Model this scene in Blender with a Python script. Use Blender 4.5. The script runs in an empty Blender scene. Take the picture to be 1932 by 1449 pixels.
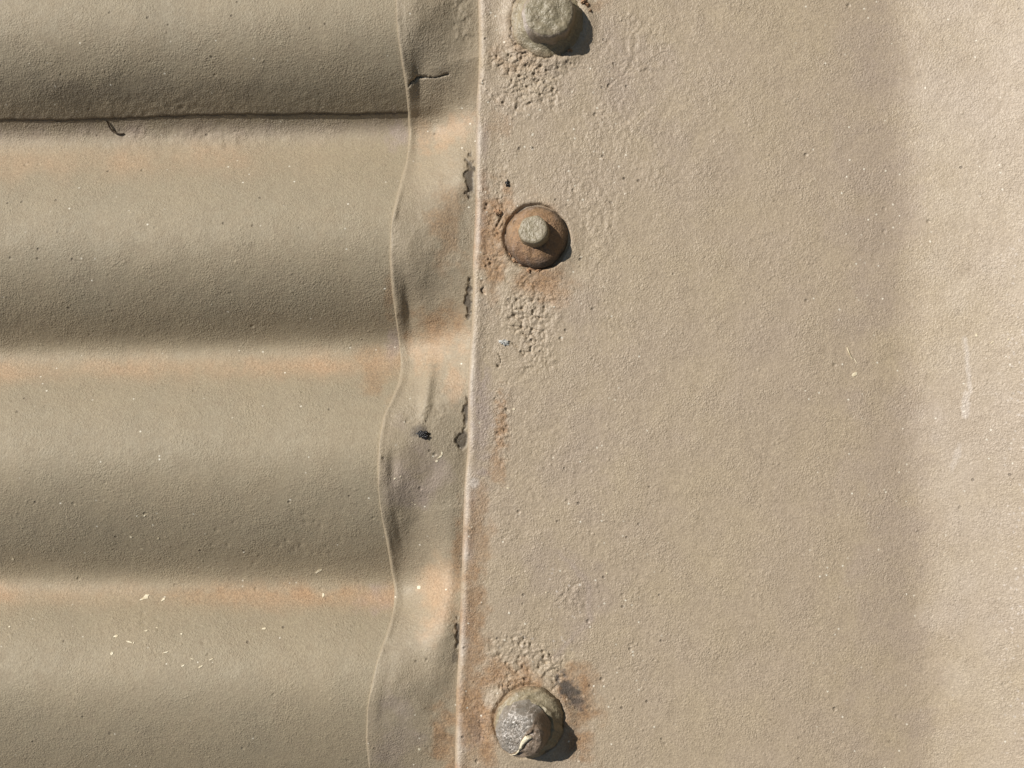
import bpy, math
import numpy as np

# ------------------------------------------------------------------ scale
# 1 photograph pixel = 0.177 mm on the face of the flat plate (h = 0).
S = 0.000177            # metres per pixel
MM = S * 1000.0         # millimetres per pixel
D = 300.0               # camera distance from the plate face, mm
CU, CV = 966.0, 724.5

sc = bpy.context.scene
COL = sc.collection

# ------------------------------------------------------------------ camera
cam_d = bpy.data.cameras.new("camera")
cam = bpy.data.objects.new("camera", cam_d)
COL.objects.link(cam)
# The furrows run upright on the wall and the phone was held on its side, so the
# left of the picture is up: the whole build is turned a quarter turn about Y.
from mathutils import Vector, Matrix
TURN = Matrix.Rotation(math.radians(90), 4, 'Y')
cam.matrix_world = TURN @ Matrix.Translation((0.0, -D / 1000.0, 0.0)) @ Matrix.Rotation(math.radians(90), 4, 'X')
cam_d.sensor_fit = 'HORIZONTAL'
cam_d.sensor_width = 36.0
cam_d.lens = 36.0 * (D / 1000.0) / (1932 * S)
cam_d.clip_start = 0.01
cam_d.clip_end = 100.0
sc.camera = cam

# ------------------------------------------------------------------ sky and sun
INPLANE, ELEV = math.radians(30.0), math.radians(40.0)
to_sun = (-math.cos(ELEV) * math.cos(INPLANE), -math.sin(ELEV), math.cos(ELEV) * math.sin(INPLANE))
to_sun = tuple(TURN.to_3x3() @ Vector(to_sun))
sun_el = math.asin(to_sun[2])
sun_az = math.atan2(to_sun[0], to_sun[1])
world = bpy.data.worlds.new("World")
sc.world = world
world.use_nodes = True
wn = world.node_tree
sky = wn.nodes.new("ShaderNodeTexSky")
sky.sky_type = 'NISHITA'
sky.sun_disc = False
sky.sun_elevation = sun_el
sky.sun_rotation = sun_az
sky.altitude = 1200.0
sky.air_density = 0.9
sky.dust_density = 0.15
sky.ozone_density = 1.5
bg = wn.nodes["Background"]
bg.inputs["Strength"].default_value = 0.05
wn.links.new(sky.outputs[0], bg.inputs["Color"])

sun_d = bpy.data.lights.new("sun", 'SUN')
sun_d.energy = 5.0
sun_d.angle = math.radians(0.5)
sun_d.color = (1.0, 0.955, 0.89)
sun = bpy.data.objects.new("sun", sun_d)
COL.objects.link(sun)
sun.rotation_euler = Vector(to_sun).to_track_quat('Z', 'Y').to_euler()
sun.location = Vector(to_sun) * 2.0

sc.view_settings.view_transform = 'Standard'
sc.view_settings.look = 'None'
sc.view_settings.gamma = 1.0
sc.view_settings.use_curve_mapping = False
sc.view_settings.exposure = 0.06

# ------------------------------------------------------------------ noise tools
_rng = np.random.default_rng(7)
_T = _rng.random((6, 256, 256))

def vnoise(x, y, k=0):
    T = _T[k % 6]
    xi = np.floor(x).astype(np.int64); yi = np.floor(y).astype(np.int64)
    fx = x - xi; fy = y - yi
    fx = fx * fx * fx * (fx * (fx * 6 - 15) + 10); fy = fy * fy * fy * (fy * (fy * 6 - 15) + 10)
    a = T[xi & 255, yi & 255]; b = T[(xi + 1) & 255, yi & 255]
    c = T[xi & 255, (yi + 1) & 255]; d = T[(xi + 1) & 255, (yi + 1) & 255]
    return (a + (b - a) * fx) * (1 - fy) + (c + (d - c) * fx) * fy - 0.5

def fbm(x, y, scale, octv=4, k=0, gain=0.5):
    """about -0.5..0.5, feature size `scale`"""
    s = np.zeros_like(x, dtype=float); amp = 1.0; tot = 0.0
    cx, cy = math.cos(0.6), math.sin(0.6)
    px, py = x / scale + 13.7 * k, y / scale - 7.3 * k
    for o in range(octv):
        s += amp * vnoise(px, py, k + o); tot += amp
        px, py = (px * cx - py * cy) * 2.03 + 5.1, (px * cy + py * cx) * 2.03 + 9.7
        amp *= gain
    return s / tot * 1.6

def worley(x, y, scale, k=0):
    """F1, F2 distances and a random value for each cell"""
    px, py = x / scale, y / scale
    xi = np.floor(px).astype(np.int64); yi = np.floor(py).astype(np.int64)
    f1 = np.full(px.shape, 9.0); f2 = np.full(px.shape, 9.0); idv = np.zeros(px.shape)
    A, B, C = _T[k % 6], _T[(k + 1) % 6], _T[(k + 2) % 6]
    for i in (-1, 0, 1):
        for j in (-1, 0, 1):
            gx, gy = xi + i, yi + j
            dx = gx + A[gx & 255, gy & 255] - px
            dy = gy + B[gx & 255, gy & 255] - py
            d = np.sqrt(dx * dx + dy * dy)
            m = d < f1
            f2 = np.where(m, f1, np.minimum(f2, d))
            idv = np.where(m, C[gx & 255, gy & 255], idv)
            f1 = np.where(m, d, f1)
    return f1, f2, idv

def sstep(a, b, x):
    t = np.clip((x - a) / (b - a), 0, 1)
    return t * t * (3 - 2 * t)

def blob(u, v, cu, cv, ru, rv, ang=0.0, soft=0.6, wob=0.45, k=0, nscale=None):
    a = math.radians(ang); ca, sa = math.cos(a), math.sin(a)
    x = ((u - cu) * ca + (v - cv) * sa) / ru
    y = (-(u - cu) * sa + (v - cv) * ca) / rv
    d = np.sqrt(x * x + y * y)
    m = d < 2.0
    out = np.zeros_like(u, dtype=float)
    if not m.any():
        return out
    n = fbm(u[m], v[m], nscale or max(8.0, 0.55 * min(ru, rv)), 4, k)
    dd = d[m] + 2 * wob * n
    out[m] = sstep(0, soft, 1 - dd)
    return out

def seg_dist(u, v, pts, w=0.0, k=3):
    """distance in px to a polyline, wandering by w"""
    uu = u + w * fbm(u, v, 9.0, 3, k) * 2; vv = v + w * fbm(u, v, 9.0, 3, k + 1) * 2
    best = np.full(u.shape, 1e6)
    for (x0, y0), (x1, y1) in zip(pts[:-1], pts[1:]):
        dx, dy = x1 - x0, y1 - y0
        t = np.clip(((uu - x0) * dx + (vv - y0) * dy) / (dx * dx + dy * dy), 0, 1)
        best = np.minimum(best, np.hypot(uu - x0 - t * dx, vv - y0 - t * dy))
    return best

# ------------------------------------------------------------------ traced outlines (height along the photo -> position across)
def curve(pts, sig):
    p = np.array(pts, float)
    vv = np.arange(-400, 1861, 1.0)
    uu = np.interp(vv, p[:, 0], p[:, 1])
    r = np.arange(-60, 61)
    g = np.exp(-0.5 * (r / sig) ** 2); g /= g.sum()
    uu = np.convolve(np.pad(uu, 60, mode='edge'), g, 'valid')
    return lambda v: np.interp(v, vv, uu)

edge_flashing = curve([(-400, 738), (0, 747), (60, 748), (110, 756), (160, 764), (205, 769), (260, 771), (300, 768),
    (340, 755), (400, 740), (450, 735), (500, 735), (560, 740), (600, 746), (650, 753), (690, 756), (720, 752), (760, 735),
    (785, 722), (830, 715), (880, 711), (920, 713), (960, 717), (1000, 724), (1040, 732), (1080, 738), (1110, 744),
    (1150, 742), (1190, 730), (1240, 712), (1290, 700), (1340, 692), (1400, 690), (1449, 696), (1600, 715), (1860, 700)], 9)
edge_plate = curve([(-400, 906), (0, 902), (100, 904), (155, 902), (186, 899), (280, 897), (388, 897), (440, 895), (493, 892),
    (555, 892), (617, 890), (664, 886), (741, 883), (850, 882), (917, 876), (1010, 873), (1135, 869), (1215, 866),
    (1298, 861), (1449, 858), (1860, 848)], 7)
seam_v = lambda u: 226.0 - 0.0205 * u + 1.6 * np.sin(u / 90.0) + 2.0 * fbm(u, u * 0, 30.0, 3, 2) + 2.4 * fbm(u, u * 0 + 40, 7.0, 3, 4)

# ------------------------------------------------------------------ surfaces (heights in mm towards the viewer)
_V = np.array([-1020, -615, -185, 262, 666, 1101, 1522, 1940, 2360], float)
def _corr_table():
    v = np.arange(-1000, 2340, 1.0)
    i = np.clip(np.searchsorted(_V, v, side='right') - 1, 0, len(_V) - 2)
    t = (v - _V[i]) / (_V[i + 1] - _V[i])
    t = np.where(t < 0.47, t / 0.94, 0.5 + (t - 0.47) / 1.06)
    g = 1 - 2 * t
    th = math.radians(56) * np.sign(g) * np.abs(g) ** 0.72
    sl = np.tan(th)
    r = np.arange(-90, 91); k = np.exp(-0.5 * (r / 27.0) ** 2); k /= k.sum()
    sl = np.convolve(np.pad(sl, 90, mode='edge'), k, 'valid')
    h = np.cumsum(sl) * MM
    hv = np.interp(_V, v, h)
    h = h - np.interp(v, _V, hv)
    return v, h - 18.6
_cv, _ch = _corr_table()

def corr_h(u, v):
    kk = np.interp(v, [200, 650, 1087, 1449], [0.02, 0.02, -0.008, -0.015])
    return np.interp(v + kk * (np.minimum(u, 760) - 350), _cv, _ch)

def corr_surf(u, v):
    return corr_h(u, v) + 0.5 * fbm(u, v, 210.0, 3, 1)

LIFT = 0.62  # lap of the upper sheet over the lower
THK = 2.0    # plate thickness, mm
def flash_surf(u, v):
    uL, uE = edge_flashing(v), edge_plate(v)
    x = u - uL
    w = 0.55 * sstep(18.0, (uE - uL) + 4.0, x) + 0.45 * np.clip((x - 18.0) / (uE - uL - 14.0), 0, 1)
    c = corr_surf(u * 0 + np.minimum(u, uL + 22), v + 26 * w)
    c = c + LIFT * sstep(seam_v(uL) + 14, seam_v(uL) - 8, v) * (1 - w)
    end = -THK - 0.1 + 0.42 * np.minimum(0, c + 3.0)
    h = (1 - w) * (c + 1.0) + w * end
    win = sstep(10, 45, x) * (1 - 0.85 * sstep(uE - 25, uE + 2, u))
    h = h + win * (0.95 * fbm(u, v, 95.0, 2, 4) + 0.22 * fbm(u, v, 30.0, 2, 5))
    lip = 0.15 + 1.1 * fbm(u * 0, v, 70.0, 4, 2)
    h = h + np.clip(lip, 0.0, 0.8) * np.exp(-((x - 5) / 6.0) ** 2)
    # hammered hollows beside the raised lip
    for cu, cv, ru, rv, dep in ((786, 150, 26, 46, 1.0), (770, 585, 24, 60, 1.3), (774, 985, 44, 66, 1.9), (738, 885, 14, 30, .7), (815, 545, 30, 40, .8), (800, 860, 40, 50, .7), (730, 1340, 30, 60, .6)):
        h = h - dep * np.exp(-((u - cu) / ru) ** 2 - ((v - cv) / rv) ** 2) * sstep(8, 30, x)
    # a soft upright crease and a low swelling
    h = h + 1.7 * np.exp(-((u - 806 + 0.12 * (v - 740)) / 11.0) ** 2 - ((v - 735) / 55.0) ** 2)
    h = h + 1.0 * np.exp(-((u - 868) / 22.0) ** 2 - ((v - 335) / 60.0) ** 2)
    h = h + 2.4 * np.exp(-((u - 838 + 0.10 * (v - 1130)) / 27.0) ** 2 - ((v - 1130) / 120.0) ** 2)
    for (cu, cv, ru, rv) in SMUTS:
        h = h - 0.6 * blob(u, v, cu, cv, ru, rv, 0, .5, .45, 5, 9.0)
    cr = seg_dist(u, v, [(768, 166), (776, 155), (786, 147), (800, 146), (826, 145), (846, 141)], 1.5)
    h = h - 0.95 * np.exp(-(cr / np.clip(1.9 + 5 * fbm(u, v, 14.0, 2, 1), 0.8, 3.6)) ** 2) * sstep(4, 12, x)
    rough = flash_rough(u, v)
    f1, f2, _ = worley(u, v, 9.0, 2)
    h = h + rough * (0.20 * (f1 - 0.4) + 0.35 * fbm(u, v, 9.0, 3, 3))
    # painted-over edge rolls down to the sheet below
    roll = np.sqrt(np.clip(1 - (1 - np.clip(x / np.clip(4.5 + 9.0 * fbm(u * 0, v, 45.0, 3, 5), 2.0, 9.0), 0, 1)) ** 2, 0, 1))
    return (c - 0.4) + (h - c + 0.4) * roll

SMUTS = ((887, 333, 11, 44), (884, 568, 8, 42), (880, 775, 8, 36), (872, 830, 12, 22), (864, 1196, 6, 32))
def flash_rough(u, v):
    r = 0.05 + np.zeros_like(u)
    for b in ((875, 30, 40, 70), (868, 832, 16, 34), (865, 1200, 14, 34), (800, 780, 60, 24), (840, 1400, 50, 60)):
        r = np.maximum(r, 0.8 * blob(u, v, *b, k=2))
    return r

_pu = np.arange(700, 2601, 1.0)
_pt = np.interp(_pu, [700, 900, 1100, 1400, 1600, 1690, 1712, 1745, 1850, 1932, 2600],
                [0, -0.5, 1.0, 2.0, 1.5, -0.5, 5, 14.5, 16, 20, 28])
_r = np.arange(-40, 41); _k = np.exp(-0.5 * (_r / 9.0) ** 2); _k /= _k.sum()
_pt = np.convolve(np.pad(_pt, 40, mode='edge'), _k, 'valid')
_ph = np.cumsum(np.tan(np.radians(_pt))) * MM
_ph -= np.interp(1050, _pu, _ph)

BOLTS = {'cap': (1033.0, 41.0), 'rusty': (1012.0, 448.0), 'split': (998.0, 1360.0)}

def plate_rough(u, v):
    r = 0.04 + 0.08 * sstep(1500, 950, u) + 0.16 * np.clip(fbm(u, v, 90.0, 3, 4), 0, 1)
    for (a, b, ru, rv, amt, k) in ((990, 140, 130, 90, 1.0, 0), (1190, 90, 120, 130, .65, 1), (1010, 600, 110, 110, .9, 2),
            (940, 430, 50, 190, .8, 3), (1130, 400, 90, 120, .5, 4), (1000, 1245, 115, 75, 1.0, 5), (1085, 1130, 60, 60, .6, 1),
            (950, 800, 26, 100, .95, 2), (970, 1330, 110, 130, .75, 3), (1160, 250, 200, 150, .35, 0), (1280, 200, 260, 240, .25, 5)):
        r = np.maximum(r, amt * blob(u, v, a, b, ru, rv, 0, 0.8, 0.4, k))
    sm = blob(u, v, 908, 800, 26, 125, 2, 0.35, 0.2, 4)          # smooth smear of filler beside the edge
    return r * (1 - 0.9 * sm)

def plate_surf(u, v):
    ue = u - (v - 724) * 0.044 - 10 * fbm(u * 0, v, 300, 2, 1)
    h = np.interp(ue, _pu, _ph) + 0.45 * fbm(u, v, 260.0, 2, 2) * (1 - 0.7 * sstep(1650, 1750, u)) + 0.07 * fbm(u, v, 34.0, 4, 3)
    r = plate_rough(u, v)
    f1, f2, idv = worley(u + 16 * fbm(u, v, 13, 3, 2), v + 16 * fbm(u, v, 13, 3, 4), 11.0, 1)
    g1, g2, _ = worley(u + 30 * fbm(u, v, 40, 2, 1), v, 24.0, 3)
    crack = np.exp(-((g2 - g1) / 0.10) ** 2) * sstep(0.45, 0.9, r)
    h = h + r * (0.24 * (idv - 0.5) * sstep(0.02, 0.16, f2 - f1) - 0.16 * sstep(0.14, 0.0, f2 - f1) + 0.62 * fbm(u, v, 8.5, 3, 0, 0.6)) - 0.40 * crack * sstep(-0.02, 0.08, fbm(u, v, 60.0, 2, 5))
    # pits
    p1, _, pid = worley(u, v, 13.0, 4)
    h = h - 0.8 * sstep(0.50, 0.9, r) * np.exp(-(p1 / 0.20) ** 2) * (pid > 0.66)
    # split paint
    for pts, wd, dep in (([(944, 668), (943, 680), (938, 692)], 2.2, 1.0), ([(946, 398), (938, 404), (943, 412), (936, 424)], 2.6, 1.0),
                         ([(944, 412), (952, 405)], 2.0, .8), ([(948, 1290), (952, 1302), (978, 1284), (990, 1276)], 2.6, .8),
                         ([(972, 0), (966, 30), (963, 66), (972, 84)], 1.6, .4), ([(968, 96), (1000, 104), (1040, 103), (1070, 92)], 2.2, .6),
                         ([(1180, 134), (1168, 150), (1150, 163)], 1.6, .25), ([(912, 1328), (906, 1352), (910, 1392)], 2.2, .5),
                         ([(910, 546), (916, 551)], 3.0, .9), ([(988, 622), (996, 640), (1008, 632)], 2.2, .6),
                         ([(970, 652), (990, 668), (1000, 660), (1012, 640)], 2.0, .6)):
        h = h - dep * np.exp(-(seg_dist(u, v, pts, 4.5) / np.clip(wd * (0.75 + 2.2 * fbm(u, v, 12.0, 2, 3)), 0.5, 4.0)) ** 2)
    # paint drawn up round the bolts
    for n, (bu, bv) in BOLTS.items():
        d = np.hypot(u - bu, v - bv)
        a = np.arctan2(v - bv, u - bu)
        R = {'cap': 66, 'rusty': 58, 'split': 64}[n]
        wob = 5 * fbm(np.cos(a) * 30 + bu, np.sin(a) * 30, 14, 3, 2)
        h = h + {'cap': .9, 'rusty': .5, 'split': .8}[n] * np.exp(-((d - R - 8) / 16.0) ** 2)
        h = h - {'cap': .15, 'rusty': 1.3, 'split': .7}[n] * np.exp(-((d - R - 1 + wob) / (3.0 + 1.6 * (np.cos(a) < 0.2))) ** 2)
    # rolled, painted left edge with a slight rim
    x = u - edge_plate(v)
    h = h + np.clip(0.15 + 0.6 * fbm(u * 0, v, 80.0, 4, 1), 0, .5) * np.exp(-((x - 12) / 8.0) ** 2) - 0.15 * np.exp(-((x - 44) / 16.0) ** 2)
    wd = 8.5 + 6.0 * fbm(u * 0, v, 50, 4, 3)
    roll = np.sqrt(np.clip(1 - (1 - np.clip(x / wd, 0, 1)) ** 2, 0, 1))
    return -THK + (h + THK) * roll

def P(u, v, h):
    """pixel position and height (mm) -> world x, y, z"""
    f = 1 - h / D
    return (u - CU) * S * f, -h * 0.001, -(v - CV) * S * f

# ------------------------------------------------------------------ materials
def srgb(r, g, b):
    f = lambda c: (c / 255 / 12.92) if c / 255 <= 0.04045 else ((c / 255 + 0.055) / 1.055) ** 2.4
    return (f(r), f(g), f(b), 1.0)

class NT:
    def __init__(self, name):
        self.m = bpy.data.materials.new(name); self.m.use_nodes = True
        self.t = self.m.node_tree; self.n = self.t.nodes; self.b = self.n["Principled BSDF"]
    def add(self, typ, **kw):
        x = self.n.new(typ)
        for k, v in kw.items():
            if hasattr(x, k): setattr(x, k, v)
        return x
    def put(self, sock, val):
        if hasattr(val, 'is_output'): self.t.links.new(val, sock)
        else: sock.default_value = val
    def math(self, op, a, b=0.0, clamp=False):
        x = self.add("ShaderNodeMath", operation=op, use_clamp=clamp)
        self.put(x.inputs[0], a); self.put(x.inputs[1], b)
        return x.outputs[0]
    def mix(self, fac, a, b, blend='MIX'):
        x = self.n.new("ShaderNodeMix"); x.data_type = 'RGBA'; x.blend_type = blend
        self.put(x.inputs[0], fac); self.put(x.inputs[6], a); self.put(x.inputs[7], b)
        return x.outputs[2]
    def noise(self, co, scale, detail=3.0, rough=0.55, col=False, dist=0.0):
        x = self.n.new("ShaderNodeTexNoise")
        self.t.links.new(co, x.inputs["Vector"])
        x.inputs["Scale"].default_value = scale; x.inputs["Detail"].default_value = detail
        x.inputs["Roughness"].default_value = rough; x.inputs["Distortion"].default_value = dist
        return x.outputs["Color" if col else "Fac"]
    def voro(self, co, scale, out="Distance", feature='F1'):
        x = self.n.new("ShaderNodeTexVoronoi"); x.feature = feature
        self.t.links.new(co, x.inputs["Vector"]); x.inputs["Scale"].default_value = scale
        return x.outputs
    def rng(self, v, a, b, c=0.0, d=1.0):
        x = self.n.new("ShaderNodeMapRange"); x.clamp = True
        self.put(x.inputs[0], v)
        for i, q in zip((1, 2, 3, 4), (a, b, c, d)): self.put(x.inputs[i], q)
        return x.outputs[0]

def painted(name, base, base2, grain=1.0, rough=0.5, glints=1.0, metal=0.0, speck=1.0):
    """weathered sandy paint; the stain attribute carries ochre rust, salmon primer, dark grime and painted shade, bare grey-lilac"""
    q = NT(name)
    co = q.add("ShaderNodeTexCoord").outputs["Object"]
    at = q.add("ShaderNodeAttribute", attribute_name="stain")
    sep = q.add("ShaderNodeSeparateColor"); q.t.links.new(at.outputs["Color"], sep.inputs[0])
    r, g, b, a = sep.outputs[0], sep.outputs[1], sep.outputs[2], at.outputs["Alpha"]
    n_big = q.noise(co, 38.0, 4.0, 0.6)
    n_mid = q.noise(co, 260.0, 4.0, 0.65)
    n_fine = q.noise(co, 1500.0, 3.0, 0.6)
    c = q.mix(q.rng(n_big, 0.36, 0.64), base, base2)
    c = q.mix(q.rng(n_mid, 0.42, 0.75, 0, 0.35), c, srgb(150, 133, 112))
    def soften(m, lo):   # break a stain up with grain
        return q.math('MULTIPLY', m, q.rng(n_mid, 0.25, 0.6, lo, 1.0), True)
    c = q.mix(soften(a, .65), c, srgb(164, 148, 139))
    c = q.mix(soften(r, .55), c, q.mix(q.rng(n_fine, .35, .65), srgb(140, 106, 76), srgb(172, 136, 98)))
    c = q.mix(soften(g, .7), c, q.mix(q.rng(n_fine, .35, .65), srgb(180, 147, 114), srgb(193, 162, 130)))
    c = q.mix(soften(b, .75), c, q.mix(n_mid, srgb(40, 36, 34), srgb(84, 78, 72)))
    c = q.mix(q.rng(n_fine, 0.3, 0.7, 0.42 * speck, 0.0), c, srgb(104, 90, 74))
    # scattered pale flecks where the sand grains show
    v1 = q.voro(co, 420.0)
    fl = q.math('MULTIPLY', q.rng(v1["Distance"], 0.17, 0.08), q.rng(q.math('ADD', v1["Color"], q.math('MULTIPLY', n_big, 0.4)), 0.98, 1.06), True)
    fl = q.math('MULTIPLY', fl, glints, True)
    c = q.mix(fl, c, srgb(222, 214, 196))
    pl = q.add("ShaderNodeAttribute", attribute_name="pale")
    c = q.mix(q.math('MULTIPLY', pl.outputs["Fac"], q.rng(n_fine, .3, .6, .6, 1.0), True), c, srgb(211, 201, 191))
    # dark pinholes
    v2 = q.voro(co, 260.0)
    pin = q.math('MULTIPLY', q.rng(v2["Distance"], 0.16, 0.08), q.rng(v2["Color"], 0.82, 0.84), True)
    c = q.mix(q.math('MULTIPLY', pin, 0.55 * speck), c, srgb(84, 72, 60))
    q.put(q.b.inputs["Base Color"], c)
    q.put(q.b.inputs["Roughness"], q.math('ADD', q.rng(n_mid, 0.3, 0.7, rough - 0.06, rough + 0.08), q.math('MULTIPLY', r, 0.2), True))
    q.put(q.b.inputs["Metallic"], metal)
    hgt = q.math('ADD', q.math('MULTIPLY', q.noise(co, 2100.0, 1.5, 0.5), 0.9), q.math('MULTIPLY', q.noise(co, 1200.0, 2.0, 0.5), 0.6))
    hgt = q.math('ADD', hgt, q.math('MULTIPLY', q.rng(q.noise(co, 420.0, 4.0, 0.65), 0.5, 0.8), 0.3))
    hgt = q.math('MULTIPLY', hgt, q.rng(q.noise(co, 85.0, 3.0, 0.6), 0.32, 0.68, 0.4, 1.3))
    # blistered grains and little craters
    v3 = q.voro(co, 620.0)
    hgt = q.math('ADD', hgt, q.math('MULTIPLY', q.rng(v3["Distance"], 0.42, 0.15), q.rng(v3["Color"], 0.78, 0.86, 0.0, 0.4)))
    v4 = q.voro(co, 430.0)
    hgt = q.math('SUBTRACT', hgt, q.math('MULTIPLY', q.rng(v4["Distance"], 0.36, 0.12), q.rng(v4["Color"], 0.90, 0.94, 0.0, 1.2)))
    hgt = q.math('SUBTRACT', hgt, q.math('MULTIPLY', pin, 0.7))
    bp = q.add("ShaderNodeBump")
    bp.inputs["Strength"].default_value = 1.0
    bp.inputs["Distance"].default_value = 0.00026 * grain
    q.put(bp.inputs["Height"], hgt)
    q.put(q.b.inputs["Normal"], bp.outputs[0])
    return q.m

M = {}
M['sheet'] = painted("weathered_sheet_paint", srgb(165, 151, 125), srgb(160, 148, 124), 0.9, 0.70)
M['strip'] = painted("weathered_strip_paint", srgb(168, 153, 128), srgb(162, 149, 126), 0.9, 0.62)
M['plate'] = painted("sanded_plate_paint", srgb(183, 166, 140), srgb(181, 164, 142), 1.1, 0.50, 1.0)
M['bolt'] = painted("painted_bolt", srgb(164, 152, 124), srgb(146, 137, 113), 1.0, 0.45, 0.0)
M['grey'] = painted("bare_bolt_metal", srgb(156, 151, 142), srgb(128, 122, 114), 0.9, 0.32, 1.0)
M['rust'] = painted("rusted_washer", srgb(158, 126, 90), srgb(124, 94, 72), 1.3, 0.6, 0.0)

def plain(name, col, col2, rough, scale=900.0, bump=0.0003):
    q = NT(name)
    co = q.add("ShaderNodeTexCoord").outputs["Object"]
    n = q.noise(co, scale, 4.0, 0.6)
    q.put(q.b.inputs["Base Color"], q.mix(q.rng(n, .35, .65), col, col2))
    q.b.inputs["Roughness"].default_value = rough
    bp = q.add("ShaderNodeBump"); bp.inputs["Distance"].default_value = bump
    q.put(bp.inputs["Height"], n); q.put(q.b.inputs["Normal"], bp.outputs[0])
    return q.m
M['chip'] = plain("cream_paint_chip", srgb(232, 222, 196), srgb(206, 190, 158), 0.6)
M['tar'] = plain("black_tar", srgb(22, 21, 22), srgb(58, 56, 56), 0.22, 1500.0, 0.0006)
M['fibre'] = plain("dark_fibre", srgb(58, 46, 36), srgb(92, 76, 58), 0.7)
M['straw'] = plain("pale_fibre", srgb(222, 210, 180), srgb(188, 172, 140), 0.7)
M['scale'] = plain("rust_scale", srgb(146, 112, 84), srgb(184, 150, 116), 0.8, 700.0)
M['white'] = plain("chalky_white", srgb(222, 222, 216), srgb(150, 146, 140), 0.6, 1800.0, 0.0006)

# ------------------------------------------------------------------ mesh building
def tag(o, label, cat, group=None):
    o['label'] = label; o['category'] = cat
    o.matrix_world = TURN @ Matrix.Translation(o.location)
    if group: o['group'] = group
    return o

def mesh_obj(name, verts, faces, mat, parent=None, smooth=True):
    me = bpy.data.meshes.new(name)
    me.from_pydata([tuple(map(float, p)) for p in verts], [], [tuple(map(int, f)) for f in faces])
    me.polygons.foreach_set("use_smooth", [smooth] * len(me.polygons))
    me.materials.append(M[mat])
    o = bpy.data.objects.new(name, me); COL.objects.link(o)
    if parent: o.parent = parent
    return o

def grid_obj(name, X, Y, Z, mat, stain=None, parent=None, wrap=False, pale=None):
    n, m = X.shape
    co = np.stack([X, Y, Z], -1).reshape(-1, 3).astype(np.float32)
    idx = np.arange(n * m).reshape(n, m)
    if wrap:
        idx = np.concatenate([idx, idx[:, :1]], 1)
    q = np.stack([idx[:-1, :-1], idx[1:, :-1], idx[1:, 1:], idx[:-1, 1:]], -1).reshape(-1)
    nf = q.size // 4
    me = bpy.data.meshes.new(name)
    me.vertices.add(len(co)); me.vertices.foreach_set("co", co.ravel())
    me.loops.add(q.size); me.loops.foreach_set("vertex_index", q.astype(np.int32))
    me.polygons.add(nf); me.polygons.foreach_set("loop_start", np.arange(0, q.size, 4, dtype=np.int32))
    me.polygons.foreach_set("loop_total", np.full(nf, 4, dtype=np.int32))
    me.polygons.foreach_set("use_smooth", np.ones(nf, dtype=bool))
    me.update(calc_edges=True)
    if stain is not None:
        at = me.attributes.new("stain", 'FLOAT_COLOR', 'POINT')
        at.data.foreach_set("color", stain.reshape(-1).astype(np.float32))
    if pale is not None:
        at = me.attributes.new("pale", 'FLOAT', 'POINT')
        at.data.foreach_set("value", pale.reshape(-1).astype(np.float32))
    me.materials.append(M[mat])
    o = bpy.data.objects.new(name, me); COL.objects.link(o)
    if parent: o.parent = parent
    return o

def closed(X, Y, Z, st, thick, skip=()):
    """give a sheet its thickness: turn the borders back by `thick` and in underneath"""
    def pad(A, inward):
        return np.pad(A, 2, mode='edge')
    X2, Y2, Z2 = pad(X, 0), pad(Y, 0), pad(Z, 0)
    t = thick * 0.001
    Y2[0, :] += t; Y2[-1, :] += t; Y2[1:-1, 0] += t; Y2[1:-1, -1] += t
    Y2[1, 1:-1] += t; Y2[-2, 1:-1] += t; Y2[2:-2, 1] += t; Y2[2:-2, -2] += t
    n = 6
    X2[:, 0] = X2[:, 2 + n]; X2[:, -1] = X2[:, -3 - n]
    Z2[0, :] = Z2[2 + n, :]; Z2[-1, :] = Z2[-3 - n, :]
    Y2[:, 0] = np.maximum(Y2[:, 2 + n] + t, Y2[:, 0]) ; Y2[:, -1] = np.maximum(Y2[:, -3 - n] + t, Y2[:, -1])
    Y2[0, :] = np.maximum(Y2[2 + n, :] + t, Y2[0, :]); Y2[-1, :] = np.maximum(Y2[-3 - n, :] + t, Y2[-1, :])
    return X2, Y2, Z2, np.pad(st, ((2, 2), (2, 2), (0, 0)), mode='edge')

def axis(*segs):
    """concatenate (start, stop, step) runs"""
    out = []
    for a, b, s in segs:
        out.append(np.linspace(a, b, max(2, int(round((b - a) / s)) + 1))[:-1])
    out.append([segs[-1][1]])
    return np.concatenate(out)

def stains(u):
    return np.zeros(u.shape + (4,))

def up(st, ch, m):
    st[..., ch] = np.maximum(st[..., ch], np.clip(m, 0, 1))

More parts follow.
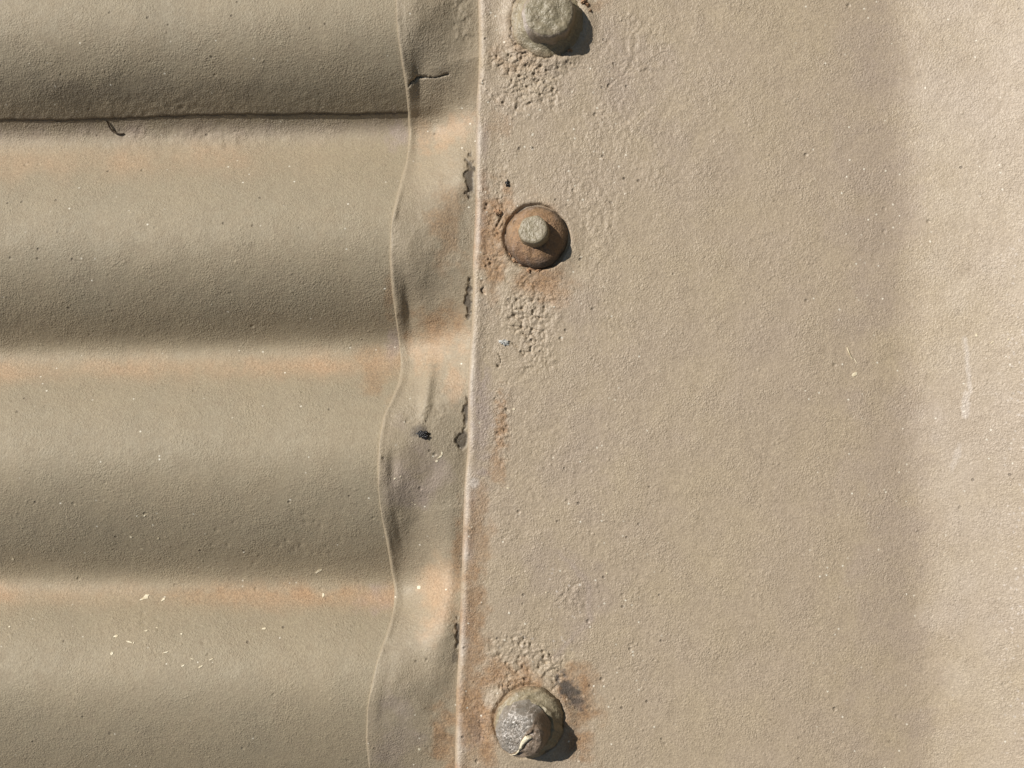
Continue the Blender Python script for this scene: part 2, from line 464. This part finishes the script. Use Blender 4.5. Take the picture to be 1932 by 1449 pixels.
# ------------------------------------------------------------------ corrugated sheets
def corr_stain(u, v):
    st = stains(u)
    n = fbm(u, v, 45.0, 4, 2); n2 = fbm(u, v, 130.0, 3, 3)
    kk = 0.02 * (u - 350)
    # salmon primer showing along the furrows
    pt = np.clip(0.85 + 0.9 * fbm(u, v, 70.0, 5, 5, 0.65), 0.4, 1.15)
    band = lambda c, w: pt * np.exp(-((v + 14 * n - c) / w) ** 2)
    up(st, 1, 0.78 * band(694 - kk, 22) * (0.8 + n2))
    up(st, 1, 0.7 * band(1124 + 0.01 * (u - 350), 21) * (0.75 + n2))
    up(st, 0, 0.7 * band(1120 + 0.01 * (u - 350), 20) * sstep(200, 420, u) * (0.9 + n))
    up(st, 1, 0.4 * band(300 - kk, 34) * sstep(640, 480, u) * (0.75 + 1.4 * n2))
    up(st, 3, 0.4 * band(246 - kk, 22) * (0.9 + n))
    up(st, 0, 0.5 * blob(u, v, 715, 690, 60, 70, 0, .8, .4, 1))
    up(st, 0, 0.45 * blob(u, v, 735, 560, 16, 60, 0, .8, .3, 2))
    for b in ((748, 250, 30, 50), (712, 1130, 50, 34), (740, 650, 24, 36)):
        up(st, 3, 0.7 * blob(u, v, *b, 0, .8, .4, 3))
    up(st, 2, 0.25 * blob(u, v, 250, 175, 330, 40, 0, .9, .5, 4))
    return st

def sheet(name, v_axis, lift, label, bottom_edge):
    t = axis((0, 0.56, 0.02), (0.56, 1.0, 0.0016))
    V0 = v_axis[:, None] + 0 * t[None, :]
    ur = edge_flashing(v_axis) + 9.0
    U = -1000 + (ur[:, None] + 1000) * t[None, :]
    V = V0.copy()
    if bottom_edge:       # stop along the ragged lap seam
        sv = seam_v(U)
        k = (V0 - v_axis[0]) / (v_axis[-1] - v_axis[0])
        V = v_axis[0] + (sv - v_axis[0]) * k
    H = corr_surf(U, V) + lift * (1.0 if not bottom_edge else 0.55 + 0.45 * sstep(250, 700, U))
    H += 0.03 * fbm(U, V, 30.0, 3, 3)
    if bottom_edge:
        e = sv - V
        rg = np.exp(-(e / 40.0) ** 2)
        H += rg * (0.08 + 0.2 * blob(U, V, 300, 180, 200, 50, 0, .8, .4, 2)) * fbm(U, V, 9.0, 3, 1) - rg * (0.07 * np.exp(-(worley(U, V, 14, 2)[0] / .2) ** 2))
        roll = np.clip(e / 2.5, 0, 1)
        H -= 0.15 * (1 - np.sqrt(np.clip(1 - (1 - roll) ** 2, 0, 1)))
    else:
        rr = np.exp(-((V - 265) / 50.0) ** 2) * blob(U, V, 380, 262, 260, 40, 0, .8, .4, 1)
        H += rr * 0.45 * fbm(U, V, 14.0, 3, 2)
        pr = blob(U, V, 330, 1180, 200, 120, 0, .9, .4, 2) + blob(U, V, 520, 1020, 330, 80, 0, .9, .4, 3)
        p1, _, pid = worley(U, V, 20.0, 4)
        H -= 0.35 * np.clip(pr, 0, 1) * np.exp(-(p1 / 0.16) ** 2) * (pid > .7)
    X, Y, Z = P(U, V, H)
    st = corr_stain(U, V)
    if bottom_edge:  # shade of the lap painted dark along the upper sheet's edge
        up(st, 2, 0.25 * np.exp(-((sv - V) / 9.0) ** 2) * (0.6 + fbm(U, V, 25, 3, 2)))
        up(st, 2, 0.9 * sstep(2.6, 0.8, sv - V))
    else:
        up(st, 2, 0.85 * sstep(4.5, 2.0, np.abs(V - seam_v(U)) + 3 * fbm(U, V, 12, 3, 1)))  # thin lap shadow painted into the lower sheet's colour
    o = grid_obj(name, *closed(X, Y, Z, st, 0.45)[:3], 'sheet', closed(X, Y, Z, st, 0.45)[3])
    return tag(o, label, "metal sheet", "lapped corrugated sheets")

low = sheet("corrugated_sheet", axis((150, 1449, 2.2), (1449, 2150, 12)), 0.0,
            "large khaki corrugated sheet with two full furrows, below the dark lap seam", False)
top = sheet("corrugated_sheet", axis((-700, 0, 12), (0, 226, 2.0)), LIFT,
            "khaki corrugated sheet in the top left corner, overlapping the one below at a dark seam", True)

# ------------------------------------------------------------------ flashing strip
v_ax = axis((-700, -10, 12), (-10, 1460, 1.6), (1460, 2150, 12))
def flashing():
    rows = v_ax
    uL = edge_flashing(rows)[:, None]; uE = edge_plate(rows)[:, None]
    a = axis((0, 14, 0.9))[None, :]
    b = axis((0.0, 1.0, 1 / 105.0))[None, 1:]
    c = axis((0, 70, 4.0))[None, 1:]
    U = np.concatenate([uL + a, (uL + 14) + (uE - uL - 14) * b, uE + c], 1)
    V = rows[:, None] + 0 * U
    H = flash_surf(U, V)
    H = np.where(U > uE + 1, np.minimum(H, -THK - 0.3), H)
    X, Y, Z = P(U, V, H)
    st = stains(U)
    n = fbm(U, V, 40, 4, 1)
    up(st, 1, 0.6 * blob(U, V, 850, 250, 36, 86, 52, .9, .45, 0, 12.0))
    up(st, 1, 0.55 * blob(U, V, 822, 655, 84, 56, -12, .9, .5, 1, 14.0))
    up(st, 1, 0.6 * blob(U, V, 858, 720, 26, 60, 0, .8, .4, 2))
    up(st, 1, 0.75 * blob(U, V, 826, 1130, 48, 120, 4, .9, .35, 3))
    up(st, 0, 0.75 * blob(U, V, 825, 608, 70, 46, 0, .9, .4, 4))
    up(st, 0, 0.55 * blob(U, V, 845, 430, 45, 110, 0, .9, .5, 5))
    up(st, 0, 0.6 * blob(U, V, 862, 1060, 16, 130, 3, .9, .35, 1))
    up(st, 0, 0.75 * blob(U, V, 838, 1390, 40, 90, 0, .9, .5, 2))
    up(st, 0, 0.35 * blob(U, V, 790, 250, 40, 40, 0, .9, .5, 2))
    up(st, 3, 0.6 * blob(U, V, 790, 890, 90, 90, 0, .9, .5, 3))
    up(st, 3, 0.45 * blob(U, V, 740, 1400, 60, 120, 0, .9, .5, 4))
    # dark sealant squeezed out under the plate edge, scuffs, and shade painted into the hollow by the lip
    for (cu, cv, ru, rv) in SMUTS:
        up(st, 2, 0.85 * blob(U, V, cu, cv, ru, rv, 0, .6, .45, 5, 9.0))
    for (cu, cv, ru, rv, amt) in ((858, 1240, 10, 22, .5), (757, 610, 9, 40, .4), (790, 812, 20, 14, .75)):
        up(st, 2, amt * blob(U, V, cu, cv, ru, rv, 0, .7, .32, 5, 12.0))
    cr = seg_dist(U, V, [(768, 166), (776, 155), (786, 147), (800, 146), (826, 145), (846, 141)], 1.5)
    up(st, 2, 0.6 * np.exp(-(cr / 1.8) ** 2))
    x = U - uL
    st[..., :3] *= (0.25 + 0.75 * sstep(5, 14, x))[..., None]
    g = closed(X, Y, Z, st, 1.0)
    o = grid_obj("flashing_strip", *g[:3], 'strip', g[3])
    return tag(o, "narrow wavy khaki flashing strip hammered down between the furrows and the flat plate", "flashing")
strip = flashing()

# ------------------------------------------------------------------ flat plate
def plate():
    rows = v_ax
    uE = edge_plate(rows)[:, None]
    a = axis((0, 16, 0.8))[None, :]
    b0 = axis((0, 1, 1 / 225.0))[None, 1:]
    c = axis((1250, 1945, 2.7), (1945, 2560, 14))[None, 1:]
    U = np.concatenate([uE + a, (uE + 16) + (1250 - uE - 16) * b0, c + 0 * uE], 1)
    V = rows[:, None] + 0 * U
    H = plate_surf(U, V)
    X, Y, Z = P(U, V, H)
    st = stains(U)
    n = fbm(U, V, 60, 4, 1)
    x = U - uE
    # ochre rust
    for (cu, cv, ru, rv, ang, amt, k) in ((928, 450, 50, 140, 0, .95, 0), (1020, 535, 88, 56, 10, .85, 1), (1010, 448, 74, 74, 0, .6, 2),
            (946, 805, 17, 80, 0, .8, 3), (938, 885, 26, 44, 0, .6, 4), (900, 1010, 40, 120, 0, .55, 5), (892, 1180, 36, 150, 0, .8, 0),
            (895, 1350, 64, 170, 0, .95, 1), (1000, 1350, 100, 96, 0, .9, 2), (1082, 1340, 52, 120, -8, 1.0, 3), (945, 1275, 90, 40, 15, .9, 4),
            (940, 230, 36, 40, 0, .35, 5), (980, 90, 70, 60, 0, .4, 0), (1130, 10, 30, 16, 0, .4, 1)):
        up(st, 0, amt * blob(U, V, cu, cv, ru, rv, ang, .85, .45, k))
    up(st, 1, 0.4 * np.clip(blob(U, V, 1050, 560, 40, 24, 0, .8, .4, 2), 0, 1))
    # salmon at edge
    up(st, 1, 0.08 * np.exp(-((x - 3) / 6.0) ** 2) * sstep(330, 420, V) * sstep(580, 500, V))
    up(st, 1, 0.12 * np.exp(-((x - 3) / 6.0) ** 2) * sstep(1240, 1300, V))
    # bare grey-lilac
    for (cu, cv, ru, rv, ang, amt, k) in ((908, 800, 27, 122, 2, .75, 0), (1090, 600, 90, 60, -20, .35, 1), (1150, 130, 150, 130, 0, .45, 2),
            (1075, 1100, 110, 110, 0, .45, 3), (1250, 250, 80, 60, 0, .35, 4), (1100, 860, 130, 170, 0, .28, 5), (1650, 300, 110, 460, 0, .45, 1),
            (1680, 1050, 110, 600, -2.5, .45, 2), (1450, 600, 300, 300, 0, .15, 3), (1068, 1300, 16, 26, -20, .9, 4), (1090, 1325, 22, 22, 0, .9, 5),
            (898, 1368, 24, 50, 0, .75, 0), (1020, 1060, 80, 60, 0, .4, 1), (900, 250, 16, 130, 0, .4, 2)):
        up(st, 3, (amt if amt > .6 else 0.7 * amt) * blob(U, V, cu, cv, ru, rv, ang, .9, .5, k))
    up(st, 3, 0.45 * np.exp(-((x - 17) / 7.0) ** 2) * (0.5 + 2 * n))
    arc = np.abs(np.hypot(U - 1000, V - 1140) - 112 - 30 * n)
    up(st, 3, 0.5 * np.exp(-(arc / 9.0) ** 2) * sstep(1010, 1070, U))
    # violet-dark scale beside the split bolt
    up(st, 2, 0.95 * blob(U, V, 1076, 1304, 20, 50, -32, .6, .5, 1, 8.0))
    up(st, 2, 0.6 * blob(U, V, 1092, 1326, 26, 24, 0, .8, .5, 2, 8.0))
    up(st, 2, 0.30 * blob(U, V, 898, 1372, 20, 40, 0, .8, .5, 3, 8.0))
    for pts in ([(944, 668), (943, 680), (938, 692)], [(946, 398), (938, 404), (943, 412), (936, 424)],
                [(948, 1290), (952, 1302), (978, 1284), (990, 1276)], [(972, 0), (966, 30), (963, 66), (972, 84)]):
        up(st, 2, 0.6 * np.exp(-(seg_dist(U, V, pts, 4.5) / np.clip(1.7 * (0.75 + 2.2 * fbm(U, V, 12.0, 2, 3)), 0.5, 3.0)) ** 2))
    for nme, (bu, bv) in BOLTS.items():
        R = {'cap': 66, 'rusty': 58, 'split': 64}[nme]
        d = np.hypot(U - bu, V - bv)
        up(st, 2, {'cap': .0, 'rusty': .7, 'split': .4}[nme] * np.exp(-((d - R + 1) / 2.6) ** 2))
    # scuffs of paler paint near the fold, plus painted sparkle
    pale = 0.55 * np.exp(-(seg_dist(U, V, [(1820, 640), (1826, 690), (1830, 740)], 2) / 5.0) ** 2)
    pale = np.maximum(pale, 0.5 * blob(U, V, 1822, 765, 10, 36, 6, .4, .2, 1))
    pale = np.maximum(pale, 0.4 * blob(U, V, 1804, 862, 10, 36, 18, .5, .25, 2))
    w1, _, wid = worley(U, V, 9.0, 5)
    pale = np.maximum(pale, 0.9 * (wid > 0.80) * sstep(.32, .12, w1) * sstep(1840, 1945, U + 40 * n) * sstep(250, 520, V) )  # sun sparkle painted as pale specks towards the right edge
    pale = np.maximum(pale, 0.7 * (wid > 0.86) * sstep(.30, .12, w1) * blob(U, V, 1075, 1120, 60, 80, 0, .9, .4, 2))
    pale = np.maximum(pale, 0.7 * (wid > 0.78) * sstep(.34, .12, w1) * blob(U, V, 1000, 1215, 80, 50, 0, .9, .4, 3))
    pale = np.maximum(pale, 0.3 * np.exp(-((x - 7) / 5.0) ** 2) * (0.6 + 2 * n))
    pale = np.maximum(pale, 0.5 * blob(U, V, 893, 912, 14, 12, 0, .8, .4, 3))
    # chalked paint beyond the fold
    pale = np.maximum(pale, 0.13 * sstep(1700, 1800, U - (V - 724) * 0.036 + 60 * n) * (0.9 + n))
    g = closed(X, Y, Z, st, THK + 5.0)
    o = grid_obj("flat_plate", *g[:3], 'plate', g[3], pale=np.pad(pale, 2, mode='edge'))
    return tag(o, "broad flat sandy-painted plate carrying three bolts, folding towards the viewer at right", "metal plate")
flat = plate()

# ------------------------------------------------------------------ bolts (local millimetres: x right, z up, y = -height)
def lathe(name, prof, mat, parent, nth=160, ns=90, amp=0.12, scale=2.2, tilt=(0, 0), shift=(0, 0), stain=None, seed=0, deform=None):
    p = np.array(prof, float)
    L = np.concatenate([[0], np.cumsum(np.hypot(*np.diff(p, axis=0).T))])
    s = np.linspace(0, L[-1], ns)
    r = np.interp(s, L, p[:, 0]); h = np.interp(s, L, p[:, 1])
    kk = np.array([1, 2, 3, 2, 1.0]); kk /= kk.sum()
    r[2:-2] = np.convolve(r, kk, 'valid'); h[2:-2] = np.convolve(h, kk, 'valid')
    th = np.linspace(0, 2 * math.pi, nth, endpoint=False)
    # screen sense: rows go from the rim inwards, columns anticlockwise seen by the viewer
    R, TH = np.meshgrid(r, th, indexing='ij'); Hh, _ = np.meshgrid(h, th, indexing='ij')
    x = R * np.cos(TH); y = R * np.sin(TH)
    n = fbm(x + 0.8 * Hh + 31 * seed, y - 0.6 * Hh, scale, 4, seed)
    n2 = fbm(np.cos(TH) * 3 + 9 * seed, np.sin(TH) * 3, 2.0, 3, seed + 1)
    nr = np.gradient(h, s)[:, None]; nh = -np.gradient(r, s)[:, None]
    ln = np.hypot(nr, nh) + 1e-6
    a = amp * np.clip(R / 0.6, 0, 1)
    x += np.cos(TH) * (nr / ln) * n * a; y += np.sin(TH) * (nr / ln) * n * a
    Hh = Hh + (nh / ln) * n * a
    x *= 1 + 0.05 * n2; y *= 1 + 0.05 * n2
    if deform: x, y, Hh = deform(x, y, Hh, R, TH)
    # lean of the bolt about its base
    cx, sx = math.cos(tilt[0]), math.sin(tilt[0]); x, Hh = x * cx + Hh * sx, -x * sx + Hh * cx
    cy, sy = math.cos(tilt[1]), math.sin(tilt[1]); y, Hh = y * cy + Hh * sy, -y * sy + Hh * cy
    x = x + shift[0]; y = y + shift[1]
    st = np.zeros(x.shape + (4,))
    pl = stain(st, x, y, Hh, R, TH, n) if stain else None
    o = grid_obj(name, x * .001, -Hh * .001, y * .001, mat, st, parent, wrap=True, pale=pl)
    return o

def bolt(key, name, label):
    u, v = BOLTS[key]
    e = bpy.data.objects.new(name, None); COL.objects.link(e)
    e.empty_display_size = 0.01
    h = float(plate_base(u, v))
    x, y, z = P(u, v, h)
    e.location = (x, y, z)
    return tag(e, label, "bolt", "bolts through the plate edge")

def plate_base(u, v):
    return np.interp(u - (v - 724) * 0.036, _pu, _ph)

# thick painted cap at the top
b1 = bolt('cap', "bolt", "thick round paint-covered bolt cut by the top edge, casting a dark shadow")
def st1(st, x, y, h, R, TH, n):
    up(st, 0, 0.35 * sstep(9.5, 12, R) * (0.5 + n))
    up(st, 3, 0.5 * sstep(3, 6, h) * sstep(8.2, 6.5, h))
lathe("paint_collar", [(12.6, -0.8), (12.3, 0.1), (11.9, 0.9), (11.0, 1.5), (9.9, 2.1), (9.0, 3.0), (8.3, 3.6), (6, 3.8)], 'bolt', b1,
      amp=1.0, scale=3.4, stain=st1, seed=1)
def st1b(st, x, y, h, R, TH, n):
    up(st, 3, 0.6 * (h < 8.0) * (0.7 + n))
    return 0.9 * sstep(3.4, 5.0, h) * sstep(8.4, 6.8, h) * sstep(.86, .97, np.cos(TH - 3.45)) * sstep(-.05, .15, n + .06)  # pale spot paints a bright glint on the left flank
lathe("bolt_head", [(8.9, 2.0), (8.8, 4.0), (8.6, 6.2), (8.3, 7.4), (7.6, 8.1), (6.4, 8.5), (4, 8.6), (2, 8.65), (0.02, 8.6)], 'bolt', b1,
      amp=0.75, scale=3.2, stain=st1b, seed=2, shift=(0.2, 0))

# rusty washer and stud
b2 = bolt('rusty', "bolt", "rusty brown domed washer with a grey cut-off stud, the smallest bolt")
def st2(st, x, y, h, R, TH, n):
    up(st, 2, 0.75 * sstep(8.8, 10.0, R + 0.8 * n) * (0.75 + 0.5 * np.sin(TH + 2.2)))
    up(st, 0, 0.8 * sstep(9.5, 6.5, R) * (0.8 + n))
    up(st, 3, 0.4 * sstep(0.1, 0.4, n))
lathe("washer", [(10.2, -1.2), (10.25, 0.2), (10.1, 1.0), (9.6, 1.8), (8.9, 2.7), (7.9, 3.6), (6.8, 4.3), (5.8, 4.8), (5.0, 5.1), (3.5, 5.2)],
      'rust', b2, amp=0.5, scale=2.0, stain=st2, seed=3, tilt=(math.radians(-3), math.radians(2)))
def st2b(st, x, y, h, R, TH, n):
    up(st, 0, 0.5 * sstep(7.5, 5.5, h))
    up(st, 3, 0.08 * (h > 7.5))
lathe("stud", [(5.3, 3.4), (5.0, 5.2), (4.9, 6.6), (4.85, 8.0), (4.65, 8.5), (4.1, 8.75), (2.5, 8.8), (0.02, 8.8)], 'bolt', b2,
      amp=0.35, scale=1.9, stain=st2b, seed=4, tilt=(math.radians(-9), math.radians(9)))

# big bolt with a split, peeling end
b3 = bolt('split', "bolt", "large domed bolt with split peeling paint near the bottom edge")
def st3(st, x, y, h, R, TH, n):
    up(st, 0, 0.5 * sstep(10.4, 11.6, R) * (0.7 + 0.5 * np.cos(TH - math.pi)))
    up(st, 2, 0.25 * sstep(0.1, 0.4, n))
lathe("washer", [(11.6, -1.2), (11.7, 0.6), (11.3, 2.0), (10.4, 3.0), (9.4, 3.8), (8.6, 4.6), (8.2, 5.2), (6.5, 5.6)], 'bolt', b3,
      amp=1.1, scale=2.6, stain=st3, seed=5)
TILT3 = (math.radians(-20), math.radians(-6))
def split_line(x, y):    # signed distance to the right of the split
    yy = np.array([-9, -7.5, -6.0, -4.2, -2.6, -1.0, 0.8, 2.5, 5, 9.0]); xx = np.array([-5.5, -3.6, -0.6, 0.6, 1.2, 1.6, 2.8, 4.6, 5.4, 6.0])
    return x - np.interp(y, yy, xx)
def def3(x, y, h, R, TH):
    d = split_line(x, y) + 0.8 * fbm(x, y, 1.6, 3, 2)
    f = sstep(-0.15, 0.35, d) * (h > 6.5)
    h = h - f * (0.9 + 0.9 * fbm(x, y, 1.7, 4, 1)) * np.clip((8.4 - R) / 2.5, 0, 1)
    h = h - 0.7 * np.exp(-(np.hypot((x - 0.6) * .35, y - 4.2 + 0.8 * (x - 0.6)) / 0.35) ** 2) * (h > 8)
    f1, f2, _ = worley(x, y, 1.5, 2)
    h = h - (1 - f) * 0.22 * np.exp(-((f2 - f1) / .12) ** 2) * (h > 6.5)
    return x, y, h
def st3b(st, x, y, h, R, TH, n):
    x0 = x * math.cos(TILT3[0]) - h * math.sin(TILT3[0])
    d = split_line(x0, y)
    up(st, 0, 0.45 * sstep(0, .5, d)); up(st, 2, 0.5 * sstep(0, .6, d) * (0.7 + n))
    f1, f2, _ = worley(x0, y, 1.5, 2)
    return 0.75 * sstep(.16, .04, f2 - f1) * sstep(-0.3, -0.9, d) * sstep(0.1, 0.35, fbm(x0, y, 3.0, 2, 1) + 0.28)
lathe("bolt_end", [(8.9, 3.4), (8.6, 5.5), (8.4, 8.0), (8.2, 9.2), (7.6, 10.5), (6.6, 11.3), (5.0, 11.9), (2.6, 12.2), (0.02, 12.3)], 'grey', b3,
      nth=220, ns=130, amp=0.7, scale=2.6, stain=st3b, seed=6, tilt=TILT3, deform=def3)
# cream edge of the peeled paint standing along the split
def peel(parent):
    ys = np.linspace(-7.4, 1.2, 26)
    yy = np.array([-9, -7.5, -6.0, -4.2, -2.6, -1.0, 0.8, 2.5]); xx = np.array([-5.5, -3.6, -0.6, 0.6, 1.2, 1.6, 2.8, 4.6])
    xs = np.interp(ys, yy, xx)
    w = np.interp(ys, [-7.4, -5.5, -4.0, -2.5, -0.8, 0.6, 1.2], [0.15, 0.5, 0.8, 1.0, 1.9, 2.2, 0.3]) * (1 + 0.5 * fbm(ys, ys * 0, 0.9, 3, 1))
    def dome(x, y):
        return np.interp(np.hypot(x, y), [0, 2.6, 5.0, 6.6, 7.6, 8.2, 8.5], [12.3, 12.2, 11.9, 11.3, 10.5, 9.2, 7.0])
    V = []; F = []
    ct, s_ = math.cos(TILT3[0]), math.sin(TILT3[0]); cy, sy = math.cos(TILT3[1]), math.sin(TILT3[1])
    for y, x, ww in zip(ys, xs, w):
        for dx, dh in ((-0.15, -0.35), (-0.1, 0.28), (ww * .6, 0.15), (ww, -0.5), (ww, -1.6)):
            X = x + dx; H = dome(X, y) + dh
            X, H2 = X * ct + H * s_, -X * s_ + H * ct
            Yv, H3 = y * cy + H2 * sy, -y * sy + H2 * cy
            V.append((X * .001, -H3 * .001, Yv * .001))
    for i in range(len(ys) - 1):
        for j in range(4):
            a = i * 5 + j
            F.append((a, a + 1, a + 6, a + 5))
    o = mesh_obj("paint_flake", V, F, 'chip', parent)
    o['label'] = "cream broken edge of peeling paint"
peel(b3)

# ------------------------------------------------------------------ small things on the surfaces
rs = np.random.default_rng(21)
SURF = {'low': (corr_surf, low), 'strip': (flash_surf, strip), 'plate': (plate_surf, flat)}
def hs(kind, u, v):
    return float(SURF[kind][0](np.array([float(u)]), np.array([float(v)]))[0])

def chip(kind, u, v, ln, wd, ang, mat='chip', thick=0.14, name="paint_chip", parent=True):
    n = 9
    a = math.radians(ang)
    V = []; F = []
    h0 = [0, 0]
    for i in range(n):
        t = 2 * math.pi * i / n + rs.uniform(-.2, .2)
        q = rs.uniform(0.6, 1.15)
        x, y = math.cos(t) * ln * q * .5, math.sin(t) * wd * q * .5
        V.append((u + x * math.cos(a) + y * math.sin(a), v - x * math.sin(a) + y * math.cos(a)))
    out = []
    for (x, y) in V:
        h = hs(kind, x, y); out.append(P(x, y, h - 0.25))
    for (x, y) in V:
        h = hs(kind, x, y); out.append(P(x, y, h + thick))
    out.append(P(u, v, hs(kind, u, v) + thick * 1.2))
    for i in range(n):
        j = (i + 1) % n
        F.append((i, i + n, j + n, j)); F.append((2 * n, j + n, i + n))
    o = mesh_obj(name, out, F, mat, SURF[kind][1] if parent else None, smooth=False)
    return o

for (u, v, l, w, a) in ((275, 1126, 22, 11, 35), (266, 1131, 9, 4, 20), (308, 1131, 15, 6, 30), (610, 1123, 7, 12, 0), (602, 1077, 19, 7, 35),
                        (218, 1200, 14, 7, 20), (211, 1233, 8, 8, 60), (275, 1190, 10, 4, 5), (243, 1211, 20, 4, -15), (312, 1231, 18, 4, 15),
                        (498, 1186, 12, 5, 10), (345, 1256, 10, 4, 30), (378, 1258, 12, 4, 30), (252, 1213, 7, 3, 60), (296, 1184, 6, 3, 0),
                        (273, 973, 7, 5, 30), (247, 1013, 6, 6, 0), (299, 1016, 7, 5, 40), (268, 1036, 10, 3, 0), (24, 1055, 6, 5, 0),
                        (362, 1243, 9, 3, -20), (398, 1244, 12, 3, 25), (342, 1196, 6, 4, 0), (18, 1182, 6, 5, 10)):
    chip('low', u, v, l * .85, w * .75, a)
for (u, v, l, w, a) in ((830, 862, 18, 5, 40), (834, 855, 5, 9, 0), (824, 870, 8, 6, 30), (790, 1108, 10, 11, 0), (791, 1414, 7, 8, 0),
                        (745, 903, 5, 4, 0), (756, 899, 5, 3, 0), (783, 952, 5, 4, 0), (778, 948, 4, 3, 0)):
    chip('strip', u, v, l * .85, w * .8, a)
for (u, v, l, w, a) in ((1612, 706, 16, 12, 20), (1614, 681, 15, 2.6, -65), (1903, 640, 7, 4, 30), (1842, 632, 6, 8, 0), (1872, 646, 12, 3, 40),
                        (1145, 1082, 6, 5, 0), (958, 921, 8, 3, 0), (1030, 1118, 5, 4, 0), (1236, 964, 4, 3, 0), (969, 772, 8, 6, 0)):
    chip('plate', u, v, l * .8, w * .75, a)

def lump(name, u, v, kind, ru, rv, hh, mat, seed, parent=None):
    """an irregular crumb"""
    n, m = 12, 26
    V = []; F = []
    h0 = hs(kind, u, v)
    for i in range(n):
        f = i / (n - 1)
        rad = math.cos(f * math.pi / 2) ** 0.7
        for j in range(m):
            t = 2 * math.pi * j / m
            q = 1 + 1.3 * float(fbm(np.array([math.cos(t) * 2 + seed * 3.0 + f]), np.array([math.sin(t) * 2 + f * 2]), 0.9, 4, seed, 0.65)[0])
            x, y = u + ru * rad * q * math.cos(t), v + rv * rad * q * math.sin(t)
            V.append(P(x, y, h0 - 0.5 + (hh + 0.5) * math.sin(f * math.pi / 2) * (0.8 + 0.4 * (q - 1))))
    for i in range(n - 1):
        for j in range(m):
            a, b = i * m + j, i * m + (j + 1) % m
            F.append((a, b, b + m, a + m))
    F.append(tuple(range((n - 1) * m, n * m)))
    return mesh_obj(name, V, F, mat, parent)

tag(lump("tar_lump", 797, 821, 'strip', 11, 7, 0.9, 'tar', 2), "small glossy black tar lump stuck on the wavy flashing strip", "tar lump")
tag(lump("white_crumb", 951, 646, 'plate', 10, 6, 0.7, 'white', 4), "chalky white crumb on crusted paint below the rusty bolt", "crumb")
tag(lump("dark_grit", 958, 345, 'plate', 4, 7, 0.9, 'tar', 5), "tiny dark grit above left of the rusty bolt", "grit")
for i, (u, v, ru, rv, hh) in enumerate(((972, 492, 8, 7, 1.1), (985, 500, 6, 5, .9), (1005, 508, 8, 4, .8), (1016, 510, 6, 4, .8), (1064, 434, 5, 5, .9),
                                        (1068, 440, 4, 4, .9), (941, 400, 7, 5, .9), (935, 398, 4, 3, .6), (971, 404, 4, 4, .6), (1034, 498, 6, 3, .9),
                                        (998, 511, 4, 4, .8), (962, 480, 5, 6, .7))):
    lump("rust_flake", u, v, 'plate', ru, rv, hh, 'scale', i, flat)
for i, (u, v, ru, rv, hh) in enumerate(((1101, 2, 6, 4, 1.2), (1107, 8, 4, 4, .8), (1114, 19, 3, 3, .8), (1076, 96, 6, 4, .8))):
    lump("paint_crumb", u, v, 'plate', ru, rv, hh, 'scale', i + 3, flat)

def fibre(name, pts, kind, r, mat, lift, parent=None):
    p = np.array(pts, float)
    t = np.linspace(0, len(p) - 1, 22)
    u = np.interp(t, range(len(p)), p[:, 0]); v = np.interp(t, range(len(p)), p[:, 1])
    for _ in range(3):
        u[1:-1] = (u[:-2] + 2 * u[1:-1] + u[2:]) / 4; v[1:-1] = (v[:-2] + 2 * v[1:-1] + v[2:]) / 4
    V = []; F = []
    for i in range(22):
        h = hs(kind, u[i], v[i]) + lift * (0.3 + math.sin(i / 21 * math.pi))
        c = Vector(P(u[i], v[i], h))
        j0, j1 = max(0, i - 1), min(21, i + 1)
        tg = Vector((u[j1] - u[j0], 0, -(v[j1] - v[j0]))).normalized()
        sd = tg.cross(Vector((0, 1, 0))); upv = Vector((0, 1, 0))
        rr = r * 0.001 * (0.45 + 0.55 * math.sin(math.pi * (0.12 + 0.76 * i / 21)))
        for k in range(6):
            a = k * math.pi / 3
            V.append(tuple(c + sd * rr * math.cos(a) + upv * rr * math.sin(a)))
    for i in range(21):
        for k in range(6):
            a, b = i * 6 + k, i * 6 + (k + 1) % 6
            F.append((a, b, b + 6, a + 6))
    F.append((0, 1, 2, 3, 4, 5)); F.append(tuple(126 + k for k in range(6)))
    return mesh_obj(name, V, F, mat, parent)
tag(fibre("plant_fibre", [(201, 228), (206, 239), (212, 248), (224, 253), (234, 252)], 'low', 0.34, 'fibre', 0.5),
    "short dark curved fibre hanging from the lap seam", "fibre")
tag(fibre("plant_fibre", [(1598, 655), (1602, 666), (1609, 679)], 'plate', 0.2, 'straw', 0.3),
    "tiny pale straight fibre on the flat plate", "fibre")
